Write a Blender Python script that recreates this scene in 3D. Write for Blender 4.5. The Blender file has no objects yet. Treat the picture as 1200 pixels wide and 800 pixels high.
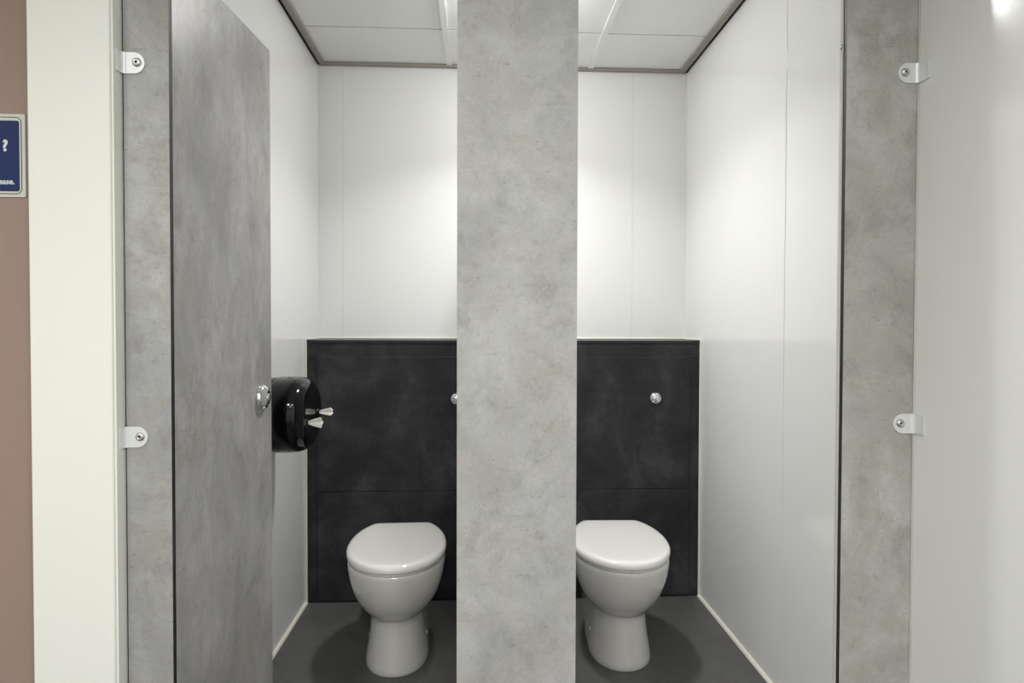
import bpy, bmesh, math
from mathutils import Vector, Matrix
PI = math.pi
C = bpy.context.scene.collection

# ---------------------------------------------------------------- dimensions
XL, XR = -0.762, 0.986          # side walls of the cubicles
YP, YD, YW = 1.389, 2.780, 3.011  # pilasters, duct face, back wall
YPIER = 1.353
ZC = 2.432
ZD = 1.152
CORE = 0.013                    # compact laminate thickness
XPART = 0.080

# ---------------------------------------------------------------- materials
def srgb(r, g, b):
    def f(c):
        c /= 255.0
        return c / 12.92 if c <= 0.04045 else ((c + 0.055) / 1.055) ** 2.4
    return (f(r), f(g), f(b), 1)

def base_mat(name, col, rough=0.5, metal=0.0, coat=0.0, spec=0.5):
    m = bpy.data.materials.new(name); m.use_nodes = True
    nt = m.node_tree; b = nt.nodes['Principled BSDF']
    b.inputs['Base Color'].default_value = col
    b.inputs['Roughness'].default_value = rough
    b.inputs['Metallic'].default_value = metal
    b.inputs['Coat Weight'].default_value = coat
    b.inputs['Coat Roughness'].default_value = 0.03
    b.inputs['Specular IOR Level'].default_value = spec
    return m, nt, b

def tex_noise(nt, vec, scale, detail=6, rough=0.6, dist=0.0):
    n = nt.nodes.new('ShaderNodeTexNoise')
    n.inputs['Scale'].default_value = scale; n.inputs['Detail'].default_value = detail
    n.inputs['Roughness'].default_value = rough; n.inputs['Distortion'].default_value = dist
    nt.links.new(vec, n.inputs['Vector']); return n.outputs['Fac']

def mapping(nt, scale=(1, 1, 1), loc=(0, 0, 0)):
    tc = nt.nodes.new('ShaderNodeTexCoord'); mp = nt.nodes.new('ShaderNodeMapping')
    mp.inputs['Scale'].default_value = scale; mp.inputs['Location'].default_value = loc
    nt.links.new(tc.outputs['Object'], mp.inputs['Vector']); return mp.outputs['Vector']

def ramp(nt, fac, stops):
    r = nt.nodes.new('ShaderNodeValToRGB')
    while len(r.color_ramp.elements) < len(stops): r.color_ramp.elements.new(0.5)
    for e, (p, c) in zip(r.color_ramp.elements, stops): e.position = p; e.color = c
    nt.links.new(fac, r.inputs['Fac']); return r.outputs['Color']

def mix(nt, mode, fac, a, b):
    m = nt.nodes.new('ShaderNodeMix'); m.data_type = 'RGBA'; m.blend_type = mode
    if isinstance(fac, float): m.inputs['Factor'].default_value = fac
    else: nt.links.new(fac, m.inputs['Factor'])
    for i, v in ((6, a), (7, b)):
        if isinstance(v, tuple): m.inputs[i].default_value = v
        else: nt.links.new(v, m.inputs[i])
    return m.outputs[2]

def bump(nt, b, h, strength, dist=0.001):
    n = nt.nodes.new('ShaderNodeBump'); n.inputs['Strength'].default_value = strength
    n.inputs['Distance'].default_value = dist
    nt.links.new(h, n.inputs['Height']); nt.links.new(n.outputs['Normal'], b.inputs['Normal'])

def g(v, t=(1, 1, 1)): return (v * t[0], v * t[1], v * t[2], 1)

def concrete(name, lo, mid, hi, warm, off, rough=0.42, streak=(1, 1, 1)):
    """grey cement-look laminate: broad clouds, warm stains, trowel wisps and fine specks"""
    m, nt, b = base_mat(name, mid, rough)
    v = mapping(nt, streak, off); v2 = mapping(nt, (1.6, 1.6, 6.0), off); v1 = mapping(nt, (1, 1, 1), off)
    W = (1, 1, 1, 1)
    big = ramp(nt, tex_noise(nt, v, 3.0, 9, 0.66, 0.35), [(0.34, lo), (0.5, mid), (0.64, hi)])
    stain = ramp(nt, tex_noise(nt, v, 8.0, 8, 0.72, 0.9), [(0.46, (0, 0, 0, 1)), (0.62, (.8, .8, .8, 1))])
    col = mix(nt, 'MIX', stain, big, warm)
    smudge = ramp(nt, tex_noise(nt, mapping(nt, (1, 1, .8), (off[0] + 3, off[1], off[2] + 5)), 9, 9, 0.78, 0.5), [(0.36, (.76, .75, .73, 1)), (0.48, W)])
    col = mix(nt, 'MULTIPLY', 0.75, col, smudge)
    wisp = ramp(nt, tex_noise(nt, v2, 11, 9, 0.8, 0.8), [(0.34, (.70, .69, .68, 1)), (0.42, W)])
    col = mix(nt, 'MULTIPLY', 0.6, col, wisp)
    light = ramp(nt, tex_noise(nt, v, 10, 9, 0.75, 0.4), [(0.50, (0, 0, 0, 1)), (0.68, (.11, .11, .11, 1))])
    col = mix(nt, 'ADD', 0.55, col, light)
    grain = ramp(nt, tex_noise(nt, v1, 150, 4, 0.7), [(0.3, (.90, .90, .90, 1)), (0.6, (1.03, 1.03, 1.03, 1))])
    col = mix(nt, 'MULTIPLY', 0.8, col, grain)
    pits = ramp(nt, tex_noise(nt, v1, 120, 3, 0.6), [(0.29, (.60, .59, .57, 1)), (0.345, W)])
    col = mix(nt, 'MULTIPLY', 0.75, col, pits)
    nt.links.new(col, b.inputs['Base Color'])
    bump(nt, b, tex_noise(nt, v1, 260, 2, 0.5), 0.10, 0.0006)
    return m

M = {}
def mk(key, *a, **k): M[key] = base_mat(key, *a, **k)[0]
for key, lo_, hi_ in (('white_board', .11, .15), ('white_board_matt', .36, .44)):
    m, nt, b = base_mat(key, srgb(234, 234, 233), 0.2)
    v = mapping(nt); rg = ramp(nt, tex_noise(nt, v, 3, 3), [(0.3, (lo_,)*3 + (1,)), (0.7, (hi_,)*3 + (1,))])
    nt.links.new(rg, b.inputs['Roughness']); bump(nt, b, tex_noise(nt, v, 2.2, 2, 0.4), 0.08, 0.004)
    M[key] = m
m, nt, b = base_mat('painted_white_wall', srgb(231, 232, 225), 0.42)
bump(nt, b, tex_noise(nt, mapping(nt), 180, 3), 0.12, 0.0008); M['white_paint'] = m
m, nt, b = base_mat('dusty_pink_paint', srgb(150, 128, 118), 0.6)
bump(nt, b, tex_noise(nt, mapping(nt), 150, 3), 0.15, 0.0008); M['pink'] = m
mk('sealant_white', srgb(226, 224, 214), 0.4)
mk('black_core', srgb(26, 25, 28), 0.5)
mk('pale_metal', srgb(196, 196, 190), 0.35, 0.7)
mk('door_stop_grey', srgb(196, 194, 186), 0.6)
mk('gap_shade_black', srgb(28, 27, 29), 0.7)
M['concrete'] = concrete('cement_laminate', g(.31), g(.41), g(.48), g(.365, (1.06, 1, .92)), (0, 0, 0))
M['concrete_left'] = concrete('cement_laminate_left', g(.27), g(.35), g(.42), g(.30, (1.06, 1, .92)), (4.1, 2, 7.3))
M['concrete_right'] = concrete('cement_laminate_right', g(.30, (1, 1, .94)), g(.40, (1, 1, .95)), g(.49, (1, 1, .97)), g(.34, (1.03, 1.01, .87)), (9.4, 5, 3.7))
M['concrete_door'] = concrete('cement_laminate_door', g(.25), g(.34), g(.43), g(.29, (1.09, 1, .91)), (1.7, 6, 1.9), rough=0.36, streak=(1.2, 1.6, .8))
m, nt, b = base_mat('slate_laminate', g(.035), 0.55, spec=0.32)
v = mapping(nt)
c1 = ramp(nt, tex_noise(nt, v, 4.5, 8, 0.66, 0.4), [(0.34, g(.012, (1, 1, 1.12))), (0.5, g(.024, (1, 1, 1.1))), (0.64, g(.046, (1, 1, 1.06)))])
c1 = mix(nt, 'MULTIPLY', 0.6, c1, ramp(nt, tex_noise(nt, v, 70, 4), [(0.3, (.75,)*3 + (1,)), (0.6, (1.05,)*3 + (1,))]))
nt.links.new(c1, b.inputs['Base Color']); M['slate'] = m
m, nt, b = base_mat('slate_top', g(.03), 0.22); M['slate_top'] = m
m, nt, b = base_mat('grey_vinyl_floor', g(.07), 0.42)
v = mapping(nt)
c1 = ramp(nt, tex_noise(nt, v, 3.2, 6, 0.6, 0.3), [(0.3, g(.070, (1, .99, .97))), (0.7, g(.098, (1, .99, .97)))])
c1 = mix(nt, 'MULTIPLY', 0.7, c1, ramp(nt, tex_noise(nt, v, 300, 2), [(0.3, (.8,)*3 + (1,)), (0.65, (1.12,)*3 + (1,))]))
nt.links.new(c1, b.inputs['Base Color'])
rg = ramp(nt, tex_noise(nt, v, 6, 5), [(0.35, (.34,)*3 + (1,)), (0.65, (.5,)*3 + (1,))]); nt.links.new(rg, b.inputs['Roughness'])
bump(nt, b, tex_noise(nt, v, 400, 2), 0.2, 0.0006); M['floor'] = m
m, nt, b = base_mat('ceiling_tile', srgb(238, 238, 236), 0.75)
bump(nt, b, tex_noise(nt, mapping(nt), 220, 4, 0.7), 0.25, 0.001); M['tile'] = m
mk('ceiling_bar', srgb(238, 238, 236), 0.75)
mk('ceiling_edge_angle', srgb(150, 145, 136), 0.5)
mk('void_shade_black', srgb(18, 18, 18), 0.9)
mk('ceramic', srgb(204, 203, 200), 0.07, coat=0.6)
mk('lid_plastic', srgb(228, 227, 224), 0.06, coat=0.6)
mk('bolt_cap_white', srgb(235, 235, 232), 0.25)
mk('clear_buffer', srgb(190, 190, 186), 0.2)
mk('chrome', (.82, .82, .83, 1), 0.09, 1.0)
mk('satin_steel', (.60, .58, .56, 1), 0.28, 1.0)
mk('bracket_paint', srgb(222, 224, 224), 0.38, 0.25)
mk('seam_grey', srgb(74, 74, 76), 0.45)
mk('socket_black', srgb(20, 20, 20), 0.6)
mk('black_gloss', srgb(10, 9, 14), 0.10, spec=0.35)
mk('black_plastic', srgb(16, 15, 19), 0.25, spec=0.35)
mk('smoke_window', srgb(58, 56, 62), 0.12)
mk('tissue', srgb(240, 238, 229), 0.9)
mk('sign_white', srgb(204, 203, 198), 0.35)
mk('sign_blue', srgb(27, 43, 90), 0.45, spec=.3)
mk('sign_black', srgb(30, 30, 34), 0.4)
mk('sign_cyan', srgb(140, 195, 215), 0.4)
mk('sign_text', srgb(214, 220, 224), 0.4)
m = bpy.data.materials.new('lit_diffuser'); m.use_nodes = True
nt = m.node_tree; nt.nodes.clear()
e = nt.nodes.new('ShaderNodeEmission'); o_ = nt.nodes.new('ShaderNodeOutputMaterial')
e.inputs['Color'].default_value = (1, .99, .965, 1); e.inputs['Strength'].default_value = 95
nt.links.new(e.outputs[0], o_.inputs[0]); M['lit'] = m

# ---------------------------------------------------------------- helpers
def obj(name, bm, mat, parent=None, loc=(0, 0, 0), smooth=False, bevel=0.0, seg=2):
    bmesh.ops.recalc_face_normals(bm, faces=bm.faces)
    me = bpy.data.meshes.new(name); bm.to_mesh(me); bm.free()
    mats = mat if isinstance(mat, (list, tuple)) else [mat]
    for k in mats: me.materials.append(M[k])
    o = bpy.data.objects.new(name, me); C.objects.link(o); o.location = loc
    if parent: o.parent = parent
    if smooth:
        for p in me.polygons: p.use_smooth = True
    if bevel:
        md = o.modifiers.new('bevel', 'BEVEL'); md.width = bevel; md.segments = seg
        md.limit_method = 'ANGLE'; md.angle_limit = math.radians(40)
    return o

def thing(name, label, cat, loc, group=None, rz=0):
    o = bpy.data.objects.new(name, None); C.objects.link(o); o.location = loc
    o.rotation_euler = (0, 0, rz); o.empty_display_size = 0.1
    return tag(o, label, cat, group)

def tag(o, label, cat, group=None):
    o['label'] = label; o['category'] = cat
    if group: o['group'] = group
    return o

def struct(name, bm, mat, loc=(0, 0, 0), **k):
    o = obj(name, bm, mat, None, loc, **k); o['kind'] = 'structure'; return o

def box(bm, x0, x1, y0, y1, z0, z1, mi=0):
    vs = [bm.verts.new((x, y, z)) for x in (x0, x1) for y in (y0, y1) for z in (z0, z1)]
    for f in ((0, 1, 3, 2), (4, 6, 7, 5), (0, 4, 5, 1), (2, 3, 7, 6), (0, 2, 6, 4), (1, 5, 7, 3)):
        fc = bm.faces.new([vs[i] for i in f]); fc.material_index = mi
    return bm

def B(*a): return box(bmesh.new(), *a)

def board(x0, x1, y0, y1, z0, z1):
    """compact laminate board: decor on the broad faces (material 0), black core on the edges (material 1)"""
    bm = bmesh.new(); box(bm, x0, x1, y0, y1, z0, z1)
    thin = 0 if (x1 - x0) < (y1 - y0) else 1
    bm.normal_update()
    for f in bm.faces: f.material_index = 0 if abs(f.normal[thin]) > .9 else 1
    return bm

def loft(bm, rings, cap0=True, cap1=True):
    R = [[bm.verts.new(p) for p in r] for r in rings]; n = len(R[0])
    for a, b_ in zip(R, R[1:]):
        for i in range(n): bm.faces.new((a[i], a[(i + 1) % n], b_[(i + 1) % n], b_[i]))
    if cap0: bm.faces.new(R[0])
    if cap1: bm.faces.new(R[-1])
    return bm

def lathe(prof, n=32, axis='z', c=(0, 0, 0), sx=1.0, bm=None):
    bm = bm or bmesh.new(); rings = []
    for r, h in prof:
        ring = []
        for i in range(n):
            a = 2 * PI * i / n; p, q = r * math.cos(a) * sx, r * math.sin(a)
            v = {'z': (p, q, h), 'y': (p, h, q), 'x': (h, p, q)}[axis]
            ring.append((v[0] + c[0], v[1] + c[1], v[2] + c[2]))
        rings.append(ring)
    return loft(bm, rings)

def outline_prism(bm, pts, y0, y1):
    """closed outline in x,z extruded along y"""
    return loft(bm, [[(x, y0, z) for x, z in pts], [(x, y1, z) for x, z in pts]])

def rrect(x0, x1, z0, z1, r, n=6):
    pts = []
    for cx, cz, a0 in ((x1 - r, z1 - r, 0), (x0 + r, z1 - r, PI / 2), (x0 + r, z0 + r, PI), (x1 - r, z0 + r, 1.5 * PI)):
        for i in range(n + 1):
            a = a0 + PI / 2 * i / n; pts.append((cx + r * math.cos(a), cz + r * math.sin(a)))
    return pts

# ---------------------------------------------------------------- the room
XW, YB = -2.3, -2.3      # corridor extents: far left wall, wall behind the camera
struct('floor', B(XW - .1, XR + .1, YB - .1, YW + .1, -0.1, 0), 'floor')
struct('wall_back', B(XW - .1, XR + .1, YW, YW + .1, 0, ZC + .12), 'white_board_matt')
struct('wall_right', B(XR, XR + .1, YB, YW, 0, ZC + .12), 'white_board')
# the left cubicle wall is a boarded stud wall; its painted end is the white pier
bm = bmesh.new(); box(bm, -0.932, XL - .004, YPIER, YW, 0, ZC + .12)
o = struct('wall_left', bm, 'white_paint', bevel=0.004, seg=3)
bm = B(XL - .004, XL, YP + .004, YW, 0, ZC + .12)
struct('wall_left_lining', bm, 'white_board')
bm = B(XL - .004, XL, YPIER + .006, YP + .004, 0, ZC + .12); struct('trim_1', bm, 'white_paint')
struct('wall_pink', B(XW, -0.932, 1.400, 1.50, 0, ZC + .12), 'pink')
struct('wall_corridor', B(XW - .1, XW, YB, 1.50, 0, ZC + .12), 'white_paint')
struct('wall_rear', B(XW - .1, XR + .1, YB - .1, YB, 0, ZC + .12), 'white_paint')
# suspended ceiling: loose tiles with open joints under a dark void
struct('ceiling', B(XW - .1, XR + .1, YB - .1, YW + .1, ZC + .12, ZC + .16), 'void_shade_black')
TX = [XW, -1.480, -0.818 + 0.0, -0.150, 0.517, XR]     # main bars between these
gap = 0.014
bm = bmesh.new()
xs = [(XW + .01, -1.480), (-1.480, -0.930)], [(XL + gap, -0.150), (-0.150, 0.517), (0.517, XR - gap)]
crossY = [YB + .01, -2.16, -1.48, -0.8, -0.07, 0.610, 1.290, 1.968, 2.646, YW - .006]
def tiles(bm, x0, x1, y0, y1):
    box(bm, x0 + .0015, x1 - .0015, y0 + .0035, y1 - .0035, ZC + .006, ZC + .020)
for ya, yb in zip(crossY, crossY[1:]):
    for x0, x1 in xs[1]: tiles(bm, x0, x1, ya, yb)
for ya, yb in zip(crossY[:7], crossY[1:7] + [1.395]):
    if ya >= 1.29: continue
    for x0, x1 in ((XW + .01, -1.48), (-1.48, -.80), (-.80, XL + gap)): tiles(bm, x0, x1, ya, min(yb, 1.34))
box(bm, XW + .01, XL + gap, 1.29, YPIER - .004, ZC + .006, ZC + .020)
struct('ceiling_tiles', bm, 'tile', bevel=0.0015)
# main bars
for i, x in enumerate((-0.150, 0.517)):
    struct('trim_%d' % (2 + i), B(x - .013, x + .013, YB, YW - .02, ZC, ZC + .005), 'ceiling_bar')
# perimeter angles
bm = B(XL + gap, XL + gap + .024, YP, YW - .004, ZC - .006, ZC + .004); struct('trim_4', bm, 'ceiling_edge_angle', bevel=.001)
bm = B(XR - gap - .024, XR - gap, YB, YW - .004, ZC - .006, ZC + .004); struct('trim_5', bm, 'ceiling_edge_angle', bevel=.001)
bm = B(XL + gap + .024, XR - gap - .024, YW - .026, YW - .004, ZC - .006, ZC + .004); struct('trim_6', bm, 'ceiling_edge_angle', bevel=.001)
# black strips filling the gaps beside the side walls, their shade put in as colour
struct('trim_16', B(XL + .0002, XL + gap - .0004, YP, YW - .004, ZC - .001, ZC + .006), 'void_shade_black')
struct('trim_17', B(XR - gap + .0004, XR - .0002, YB, YW - .004, ZC - .001, ZC + .006), 'void_shade_black')
# board joint strips
struct('trim_7', B(-0.648, -0.641, YW - .0015, YW, ZD, ZC - .01), 'white_board', bevel=.0006)
struct('trim_8', B(0.722, 0.728, YW - .0015, YW, ZD, ZC - .01), 'white_board', bevel=.0006)
struct('trim_9', B(XR - .0014, XR, 2.008, 2.020, 0, ZC + .02), 'white_board', bevel=.0005)
# floor edge beads and the beads round the duct housings
def bead_y(x, y0, y1, s, w=.011):
    bm = bmesh.new(); pts = [(0, 0), (s * w, 0), (s * w * .92, w * .4), (s * w * .7, w * .72), (s * w * .38, w * .92), (0, w)]
    return loft(bm, [[(x + p, y0, q) for p, q in pts], [(x + p, y1, q) for p, q in pts]])
struct('baseboard_left', bead_y(XL, YP + .03, YD, 1), 'sealant_white')
struct('baseboard_right', bead_y(XR, YP + .03, YD, -1), 'sealant_white')
struct('trim_10', B(XL, XL + .008, YD - .007, YD + .004, 0.006, ZD + .002), 'sealant_white', bevel=.003)
struct('trim_11', B(XR - .008, XR, YD - .007, YD + .004, 0.006, ZD + .002), 'sealant_white', bevel=.003)
struct('trim_12', B(XL + .001, XR - .001, YW - .008, YW, ZD + .001, ZD + .009), 'sealant_white', bevel=.003)
struct('trim_13', B(XL, XL + .007, YD, YW, ZD + .0005, ZD + .006), 'sealant_white', bevel=.002)
struct('trim_14', B(XR - .007, XR, YD, YW, ZD + .0005, ZD + .006), 'sealant_white', bevel=.002)
struct('trim_15', B(XR - .0035, XR - .0005, YP - .0035, YP - .0005, 0, 2.1), 'door_stop_grey', bevel=.001)

# ---------------------------------------------------------------- cubicle panels
ZT = 2.10
def pilaster(x0, x1, mat, label, zt=ZT):
    t = thing('cubicle_pilaster', label, 'cubicle panel', ((x0 + x1) / 2, YP + CORE / 2, 0), None)
    h = (x1 - x0) / 2
    bm = board(-h, h, -CORE / 2, CORE / 2, 0.012, zt)
    obj('laminate_board', bm, [mat, 'black_core'], t)
    bm = B(-h + .002, h - .002, -CORE / 2 + .001, CORE / 2 - .001, 0, 0.0125); obj('foot_rail', bm, 'pale_metal', t)
    return t
t = pilaster(XL + .004, -0.664, 'concrete_left', 'narrow grey cement-look panel fixed to the white pier, left of the open door')
obj('edge_gap_shade', B(XL - t.location.x + .0003, XL - t.location.x + .0042, -.003, .004, 0, ZT), 'gap_shade_black', t)  # black filler strip: the shade of the open gap at the pier, done as colour
pilaster(-0.0522, 0.2125, 'concrete', 'wide grey cement-look panel standing between the two toilet cubicles')
t = pilaster(0.8187, XR - .0005, 'concrete_right', 'narrow mottled grey-green panel fixed to the right-hand white wall')
xl = 0.8187 - t.location.x
obj('door_stop', B(xl - .003, xl + .014, CORE / 2 + .0004, CORE / 2 + .010, .02, ZT - .08), 'door_stop_grey', t, bevel=.001)
obj('screw_head', lathe([(.0005, -.0024), (.005, -.002), (.006, 0)], 16, 'x', (xl - .003, .0125, 1.842)), 'satin_steel', t, smooth=True)

# dividing partition, from the middle panel back to the duct housings
t = thing('cubicle_partition', 'white dividing partition hidden edge-on behind the wide middle panel', 'cubicle panel', (XPART, (YP + YW) / 2, 0))
bm = board(-.0065, .0065, YP + CORE + .001 - (YP + YW) / 2, (YW - YP) / 2 - .001, 0.012, 2.02)
obj('laminate_board', bm, ['white_board', 'black_core'], t)
obj('foot_rail', B(-.0055, .0055, YP + CORE + .002 - (YP + YW) / 2, (YW - YP) / 2 - .002, 0, .0125), 'pale_metal', t)

# open door of the left cubicle
AL, DW, DH = 0.0807, 0.5097, 2.020
HX, HY = -0.6649, YP + CORE + .0035
door = thing('cubicle_door', 'tall grey cement-look door of the left cubicle, standing open inwards', 'door', (HX, HY, 0), None, -AL)
bm = board(-CORE, 0, 0.0, DW, 0.012, DH)
obj('door_leaf', bm, ['concrete_door', 'black_core'], door)
for z in (0.30, 1.75):
    h = obj('hinge', lathe([(.006, -.045), (.0065, -.044), (.0065, .044), (.006, .045)], 16, 'z', (-CORE - .008, -.002 + .004, z)), 'satin_steel', door, smooth=True)
    obj('hinge_leaf', B(-CORE - .0030, -CORE, .004, .05, z - .04, z + .04), 'satin_steel', h)
kz, ky = 1.003, DW - .070
lk = obj('lock_escutcheon', lathe([(.0365, 0), (.0365, .004), (.0350, .009), (.031, .0140), (.024, .0180), (.016, .0205), (.0005, .0215)], 40, 'x', (0, ky, kz)), 'chrome', door, smooth=True)
obj('lock_turn', lathe([(.011, .016), (.011, .0225), (.0095, .0240), (.0005, .0245)], 32, 'x', (0, ky, kz)), 'chrome', lk, smooth=True)
obj('inside_thumb_turn', lathe([(.030, -CORE), (.030, -CORE - .006), (.012, -CORE - .010), (.010, -CORE - .024), (.0005, -CORE - .026)], 32, 'x', (0, ky, kz)), 'satin_steel', door, smooth=True)

# ---------------------------------------------------------------- duct housings
def duct(name_label, x0, x1, post_left, btn_x):
    """dark boxed-in duct: removable upper and lower panels between slim recessed posts under a cap"""
    t = thing('cistern_duct', name_label, 'duct housing', ((x0 + x1) / 2, YD, 0))
    cx = (x0 + x1) / 2; a, b_ = x0 - cx, x1 - cx; D = YW - YD - .001
    pw = .040
    l0, l1 = (a, a + pw) if post_left else (b_ - pw, b_)
    p0, p1 = (a + pw + .001, b_) if post_left else (a, b_ - pw - .001)
    obj('side_post', B(l0, l1, .005, .020, 0, 1.077), 'slate', t, bevel=.0008)
    obj('upper_panel', B(p0, p1, 0, .013, .4895, 1.0775), 'slate', t, bevel=.0012)
    obj('lower_panel', B(p0, p1, 0, .013, .010, .4870), 'slate', t, bevel=.0012)
    obj('plinth', B(p0, p1, .006, .020, 0, .0095), 'black_core', t)
    obj('seam_strip', B(a, b_, .001, .014, 1.0776, 1.0794), 'seam_grey', t)
    obj('top_rail', B(a, b_, 0, .013, 1.0795, 1.139), 'slate', t, bevel=.001)
    bm = B(a, b_, -.003, D, 1.1395, ZD); bm.normal_update()
    for f in bm.faces: f.material_index = 0 if f.normal.z > .9 else 1
    obj('duct_cap', bm, ['slate_top', 'black_core'], t)
    obj('rear_carcass', B(a + .002, b_ - .002, .026, D, 0, 1.139), 'black_core', t)
    up = [o for o in t.children if o.name.startswith('upper_panel')][0]
    bx = btn_x - cx
    fb = obj('flush_button', lathe([(.0265, 0), (.0265, -.004), (.0250, -.009), (.0205, -.0130), (.0190, -.0132), (.0185, -.0110), (.0175, -.0110), (.0160, -.0165), (.010, -.0195), (.0005, -.0205)], 36, 'y', (bx, 0, .895)), 'chrome', up, smooth=True)
    return t
duct('dark slate duct housing behind the left toilet', XL + .0085, XPART - .0075, True, -0.106)
duct('dark slate duct housing behind the right toilet', XPART + .0075, XR - .0085, False, 0.7785)

# ---------------------------------------------------------------- toilets
N = 72
def egg(z, hw, yf, ym, yb, nf=2.1, nb=2.6):
    pts = []
    for i in range(N):
        a = 2 * PI * i / N; c_, s_ = math.cos(a), math.sin(a)
        n = nf if s_ < 0 else nb
        x = hw * math.copysign(abs(c_) ** (2 / n), c_)
        y = ym + ((ym - yf) * -1 if s_ < 0 else (yb - ym)) * abs(s_) ** (2 / n)
        pts.append((x, y, z))
    return pts

def lid_outline(inset, hw=.179, yf=-.690, ym=-.455, yb=-.240, bw=.112):
    """rounded front, truncated-ellipse back with a straight hinge edge"""
    hw -= inset; yf += inset; yb -= inset; bw -= inset * .8
    pts = []
    sb = math.sqrt(1 - (bw / hw) ** 2); Lb = (yb - ym) / sb
    K = 44
    for i in range(K + 1):                       # front half, right to left
        a = -PI * i / K
        pts.append((hw * math.copysign(abs(math.cos(a)) ** (2 / 2.08), math.cos(a)), ym - (ym - yf) * abs(math.sin(a)) ** (2 / 2.08)))
    amax = math.asin(sb); K2 = 12
    for i in range(1, K2 + 1):
        a = amax * i / K2 * .975; pts.append((-hw * math.cos(a), ym + Lb * math.sin(a)))
    for q in (0.88, 0.6, 0.3, 0, -0.3, -0.6, -0.88):
        pts.append((-bw * q, yb))
    for i in range(K2, 0, -1):
        a = amax * i / K2 * .975; pts.append((hw * math.cos(a), ym + Lb * math.sin(a)))
    return [Vector(p) for p in pts]

def make_toilet(label, x, rz):
    t = thing('toilet', label, 'toilet', (x, YD - .005, 0), 'back-to-wall toilets', rz)
    bm = bmesh.new()
    S = [  # z, half width, front, widest, back
        (.000, .1130, -.604, -.44, -.10), (.006, .1150, -.607, -.44, -.10), (.020, .1140, -.605, -.44, -.10),
        (.060, .1070, -.600, -.44, -.10), (.110, .0990, -.593, -.44, -.10), (.155, .0950, -.588, -.44, -.09),
        (.178, .0955, -.588, -.44, -.09), (.186, .0985, -.592, -.44, -.10), (.194, .1070, -.602, -.44, -.11),
        (.208, .1210, -.617, -.44, -.12), (.230, .1370, -.634, -.445, -.13), (.258, .1520, -.651, -.45, -.14),
        (.290, .1630, -.665, -.45, -.15), (.325, .1705, -.676, -.455, -.165), (.358, .1745, -.682, -.455, -.18),
        (.371, .1745, -.6825, -.455, -.185), (.3770, .1715, -.679, -.455, -.19), (.379, .166, -.673, -.455, -.20)]
    rings = []
    for z, hw, yf, ym, yb in S: rings.append(egg(z, hw, yf, ym, yb, 2.15, 2.5))
    loft(bm, rings)
    # squared rear body reaching the duct
    def rr(z, h, y0, y1):
        return [(p, q, z) for p, q in rrect(-h, h, y0, y1, .02, 5)]
    loft(bm, [rr(.0, .085, -.32, -.002), rr(.12, .086, -.32, -.002), rr(.20, .095, -.32, -.002), rr(.205, .105, -.30, -.002), rr(.300, .110, -.30, -.002), rr(.318, .108, -.30, -.004), rr(.322, .100, -.28, -.010)])
    pan = obj('pan', bm, 'ceramic', t, smooth=True)
    md = pan.modifiers.new('edge', 'EDGE_SPLIT'); md.split_angle = math.radians(50)
    k = .034
    def tz(y): return (y + .688) * k
    bm = bmesh.new(); rings = []
    for ins, z in ((.010, .3795), (.006, .381), (.006, .3845), (.009, .386)):
        rings.append([(p.x, p.y, z + tz(p.y)) for p in lid_outline(ins)])
    obj('seat', loft(bm, rings), 'lid_plastic', t, smooth=False)
    bm = bmesh.new(); rings = []
    for ins, z in ((.012, .3880), (.003, .3882), (.0008, .3895), (0, .392), (0, .399), (.0010, .4040), (.0040, .4090), (.0090, .4125), (.0160, .4145), (.030, .4155), (.060, .4162), (.10, .4166)):
        rings.append([(p.x, p.y, z + tz(p.y)) for p in lid_outline(ins)])
    obj('lid', loft(bm, rings), 'lid_plastic', t, smooth=True)
    obj('seat_buffer', B(-.004, .004, -.684, -.672, .3790, .3840), 'clear_buffer', t, bevel=.001)
    for s in (-1, 1):
        obj('hinge', lathe([(.0005, -.014), (.0075, -.013), (.008, -.01), (.008, .01), (.0075, .013), (.0005, .014)], 20, 'x', (s * .098, -.232, .4070)), 'chrome', t, smooth=True)
        obj('hinge_post', lathe([(.010, .36), (.010, .372), (.006, .376), (.006, .402)], 16, 'z', (s * .098, -.232, 0)), 'chrome', t, smooth=True)
        obj('bolt_cap', lathe([(.0085, 0), (.0085, s * .003), (.006, s * .0055), (.0005, s * .0065)], 16, 'x', (s * .1015, -.43, .070)), 'bolt_cap_white', t, smooth=True)
    return t
make_toilet('white toilet with lid closed in the left cubicle, beside the open door', -0.318, .030)
make_toilet('white toilet with lid closed in the right cubicle, right of the wide middle panel', 0.532, -.030)

# ---------------------------------------------------------------- paper dispenser
DY, DZ = 2.220, 0.905
disp = thing('toilet_paper_dispenser', 'glossy black rounded paper dispenser on the left wall behind the open door', 'paper dispenser', (XL, DY, DZ))
def sup(xo, a, b_, n=2.35, cy=0, cz=0, dish=0.0, K=64):
    pts = []
    for i in range(K):
        t_ = 2 * PI * i / K; c_, s_ = math.cos(t_), math.sin(t_)
        y = a * math.copysign(abs(c_) ** (2 / n), c_); z = b_ * math.copysign(abs(s_) ** (2 / n), s_)
        pts.append((xo, cy + y, cz + z))
    return pts
obj('base', loft(bmesh.new(), [sup(.0008, .140, .118), sup(.004, .144, .122), sup(.060, .149, .127), sup(.066, .147, .125)]), 'black_plastic', disp, smooth=True)
prof = [(.0665, .145, .123), (.068, .1505, .1285), (.074, .152, .130), (.120, .1515, .1295), (.145, .1485, .1265), (.160, .143, .121), (.171, .134, .112), (.178, .123, .101), (.1812, .112, .090), (.1822, .104, .082), (.1815, .096, .075), (.1785, .070, .055), (.1775, .035, .028)]
cover = obj('cover', loft(bmesh.new(), [sup(x, a, b_) for x, a, b_ in prof]), 'black_gloss', disp, smooth=True)
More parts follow.
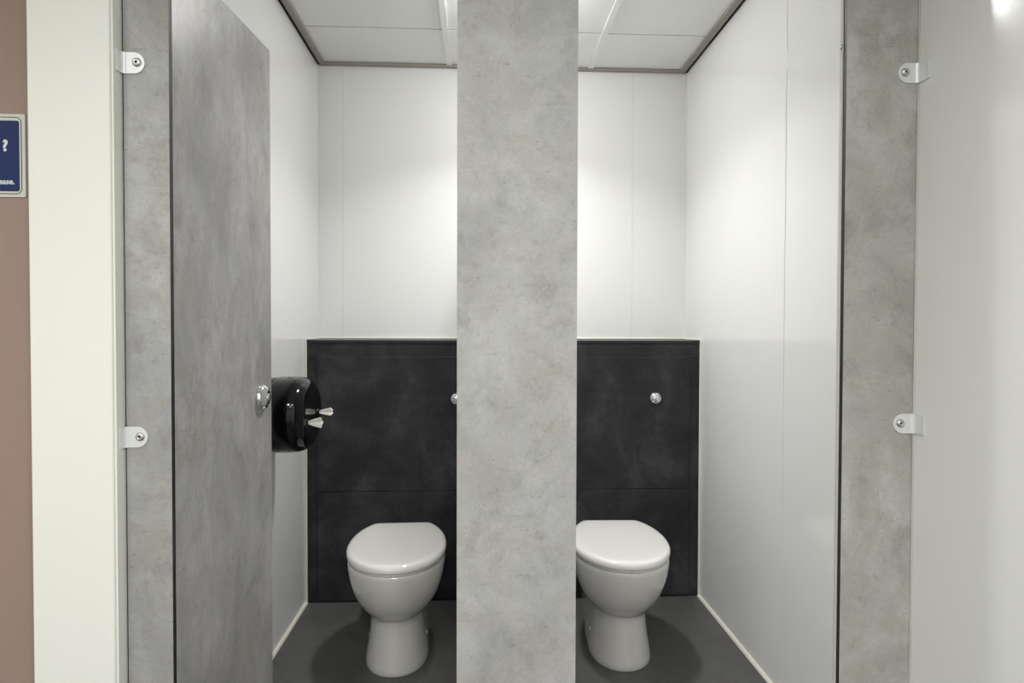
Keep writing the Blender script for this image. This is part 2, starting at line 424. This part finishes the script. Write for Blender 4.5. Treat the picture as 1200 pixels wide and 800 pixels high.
for y_, z_ in ((-.078, -.020), (.070, -.002)):
    obj('paper_nozzle', lathe([(.014, .172), (.013, .180), (.009, .1845), (.006, .185), (.005, .183), (.0005, .183)], 28, 'x', (0, y_, z_)), 'black_gloss', cover, smooth=True)
obj('lock_plate', lathe([(.010, .1285), (.010, .1318), (.008, .1328), (.0005, .1330)], 24, 'z', (.108, -.012, 0)), 'satin_steel', cover, smooth=True)
obj('level_window', lathe([(.014, .168), (.012, .1712), (.0005, .1722)], 28, 'x', (0, -.058, -.100)), 'smoke_window', cover, smooth=True)
obj('release_catch', B(.020, .046, -.085, -.060, -.131, -.120), 'black_plastic', disp, bevel=.002)

def tissue(label, y, z, L, w, tilt, seed):
    t = tag(obj('tissue_sheet', tissue_mesh(L, w, seed), 'tissue', None, (XL + .1845, y, z), smooth=True), label, 'tissue', 'tissue ends in the dispenser')
    t.rotation_euler = (tilt, 0, 0)
    t.modifiers.new('thick', 'SOLIDIFY').thickness = .0012
    return t
def tissue_mesh(L, w, seed):
    """a pulled paper end: pinched at the nozzle, fanning out with crumpled folds and a torn edge"""
    bm = bmesh.new(); A_, K = 10, 22; R = []
    for i in range(A_):
        u = i / (A_ - 1); half = .0045 + (w - .0045) * (u ** .8)
        row = []
        for j in range(K):
            v_ = j / (K - 1) * 2 - 1
            fold = .0022 * math.sin(v_ * 6 + seed) * (.4 + .6 * u) + .0006 * math.sin(v_ * 17 + seed * 3 + u * 5)
            tear = -.006 * abs(v_) ** 3 * u + .0012 * math.sin(v_ * 7 + seed * 2) * u
            curl = (1 - v_ * v_) * half * .5
            row.append(bm.verts.new((u * L + tear, fold + curl, v_ * half * (1 if u < .5 else 1 - .06 * (u - .5)))))
        R.append(row)
    for a, b_ in zip(R, R[1:]):
        for j in range(K - 1): bm.faces.new((a[j], a[j + 1], b_[j + 1], b_[j]))
    return bm
tissue('white paper end poking from the dispenser, the lower one nearer the door', DY - .078, DZ - .020, .046, .019, .1, 1.0)
tissue('white paper end poking from the dispenser, the higher one nearer the toilet', DY + .070, DZ - .002, .046, .015, -.1, 2.3)

# ---------------------------------------------------------------- panel brackets
def bracket(side, z, label, fl):
    """bent steel tab: a short leg on the wall and a round-ended leg on the panel, with a screw"""
    s = 1 if side == 'left' else -1
    x = XL if side == 'left' else XR
    t = thing('panel_bracket', label, 'bracket', (x, YP, z), 'brackets fixing the cubicle panels')
    h, th, Lf, r = .0225, .0022, .049, .008
    bm = bmesh.new()
    # path (outer face) from the wall leg round the bend to the panel leg, as offsets (across, towards camera)
    sects = []
    sects.append(((.0004, -fl), (.0004 + th, -fl)))
    sects.append(((.0004, -.0004 - th - r + .0), (.0004 + th, -.0004 - th - r)))
    for i in range(1, 7):
        a = PI / 2 * i / 6
        ci, cj = .0004 + th + r, -.0004 - th - r
        sects.append(((ci - (r + th) * math.cos(a), cj + (r + th) * math.sin(a)), (ci - r * math.cos(a), cj + r * math.sin(a))))
    rings = []
    for (a0, b0), (a1, b1) in sects:
        rings.append([(s * a0, b0, -h), (s * a1, b1, -h), (s * a1, b1, h), (s * a0, b0, h)])
    K = 10; xc = Lf - h
    for i in range(K + 1):
        a = PI / 2 * i / K; xx = xc + h * math.sin(a); hh = max(h * math.cos(a), .0008)
        rings.append([(s * xx, -.0004, -hh), (s * xx, -.0004 - th, -hh), (s * xx, -.0004 - th, hh), (s * xx, -.0004, hh)])
    loft(bm, rings)
    pl = obj('plate', bm, 'bracket_paint', t, bevel=.0006)
    yy = -.0004 - th
    sc = obj('screw', lathe([(.0095, yy), (.0095, yy - .001), (.0085, yy - .0035), (.006, yy - .0050), (.0024, yy - .0054), (.0022, yy - .003), (.0005, yy - .003)], 28, 'y', (s * (Lf - .0155), 0, .001)), 'satin_steel', t, smooth=True)
    obj('socket', lathe([(.0024, yy - .0051), (.0005, yy - .0050)], 6, 'y', (s * (Lf - .0155), 0, .001)), 'socket_black', sc)
    return t
bracket('left', 1.762, 'pale metal bracket at the top of the left panel, beside the white pier', .022)
bracket('left', 0.967, 'pale metal bracket halfway down the left panel, beside the white pier', .022)
bracket('right', 1.779, 'pale metal bracket at the top of the right panel, against the right wall', .036)
bracket('right', 0.988, 'pale metal bracket halfway down the right panel, against the right wall', .036)

# ---------------------------------------------------------------- wall sign
sx1, sz0, sz1 = -0.9662, 1.478, 1.653
sign = thing('wall_sign', 'blue and white notice on the pink wall at the left edge', 'sign', (sx1, 1.400, sz0))
W_ = .26; Hh = sz1 - sz0
sg = outline_prism(bmesh.new(), rrect(-W_, 0, 0, Hh, .003), -.0005, -.0030)
bk = obj('backing_sheet', sg, 'sign_white', sign)
def frame(r0, r1, y0, y1):
    bm = bmesh.new(); n = len(r0)
    A1 = [bm.verts.new((x, y0, z)) for x, z in r0]; A2 = [bm.verts.new((x, y0, z)) for x, z in r1]
    B1 = [bm.verts.new((x, y1, z)) for x, z in r0]; B2 = [bm.verts.new((x, y1, z)) for x, z in r1]
    for i in range(n):
        j = (i + 1) % n
        for q in ((A1, A2), (B1, B2), (A1, B1), (A2, B2)): bm.faces.new((q[0][i], q[0][j], q[1][j], q[1][i]))
    return bm
obj('outline', frame(rrect(-W_ + .005, -.007, .006, Hh - .006, .012), rrect(-W_ + .0065, -.0085, .0075, Hh - .0075, .0105), -.0028, -.0034), 'sign_black', sign)
obj('blue_field', outline_prism(bmesh.new(), rrect(-W_ + .0115, -.0120, .0120, Hh - .0140, .005), -.0028, -.0036), 'sign_blue', sign)
def lettering(txt, mat, size, x, z, right=False, bold=.0):
    cu = bpy.data.curves.new('lettering', 'FONT'); cu.body = txt; cu.size = size; cu.extrude = .0002; cu.offset = bold
    cu.align_x = 'RIGHT' if right else 'LEFT'
    tmp = bpy.data.objects.new('tmp', cu); C.objects.link(tmp)
    bpy.context.view_layer.update()
    me = bpy.data.meshes.new_from_object(tmp.evaluated_get(bpy.context.evaluated_depsgraph_get()))
    bpy.data.objects.remove(tmp)
    me.transform(Matrix.Rotation(PI / 2, 4, 'X')); me.materials.clear(); me.materials.append(M[mat])
    o = bpy.data.objects.new('lettering', me); C.objects.link(o); o.parent = sign; o.location = (x, -.0040, z); return o
lettering('?', 'sign_text', .032, -.0350, .0975, True, .0014)
lettering('n', 'sign_cyan', .029, -.0515, .0985, True, .0010)
lettering('please.', 'sign_text', .0165, -.0215, .0270, True, .0004)

# ---------------------------------------------------------------- lamps
LX, LY = 0.138, 2.330
dl = thing('ceiling_downlight', 'round lit downlight recessed in the ceiling above the cubicles, mirrored in the right wall', 'ceiling light', (LX, LY, ZC))
obj('trim_ring', lathe([(.098, .006), (.100, .001), (.096, -.004), (.084, -.005), (.080, .002), (.078, .006)], 48, 'z'), 'ceiling_bar', dl, smooth=True)
obj('diffuser', lathe([(.082, -.003), (.080, -.020), (.070, -.034), (.050, -.044), (.025, -.049), (.0005, -.050)], 48, 'z'), 'lit', dl, smooth=True)
def area(name, loc, power, size, col=(1, .965, .90), spread=PI):
    L = bpy.data.lights.new(name, 'AREA'); L.shape = 'DISK'; L.size = size; L.energy = power; L.color = col; L.spread = spread
    o = bpy.data.objects.new(name, L); C.objects.link(o); o.location = loc; return o
area('cubicle_lamp', (LX, LY, ZC - .056), 9.6, .15, (1, .992, .975), math.radians(128))
for x, y, p in ((-1.45, -.35, 17), (-0.35, -.35, 17), (0.50, -.35, 17), (-1.0, -1.35, 17), (0.2, -1.35, 17)):
    area('corridor_lamp', (x, y, ZC - .008), p, .20, (1, .992, .97), math.radians(165))
w = bpy.data.worlds.new('world'); bpy.context.scene.world = w; w.use_nodes = True
w.node_tree.nodes['Background'].inputs[0].default_value = (.9, .93, 1, 1); w.node_tree.nodes['Background'].inputs[1].default_value = .05

# ---------------------------------------------------------------- camera
F = 740.0; YAW, PITCH, ROLL = 0.0494, 0.0192, 0.0026
cam = bpy.data.cameras.new('camera'); co = bpy.data.objects.new('camera', cam); C.objects.link(co)
cam.sensor_fit = 'HORIZONTAL'; cam.sensor_width = 36; cam.lens = F / 1200 * 36; cam.clip_start = .02
co.matrix_world = Matrix.Translation((0, 0, 1.2)) @ Matrix.Rotation(-YAW, 4, 'Z') @ Matrix.Rotation(PI / 2 - PITCH, 4, 'X') @ Matrix.Rotation(ROLL, 4, 'Z')
bpy.context.scene.camera = co
vs = bpy.context.scene.view_settings
vs.view_transform = 'Standard'; vs.look = 'None'; vs.gamma = 1; vs.use_curve_mapping = False; vs.exposure = 0.0
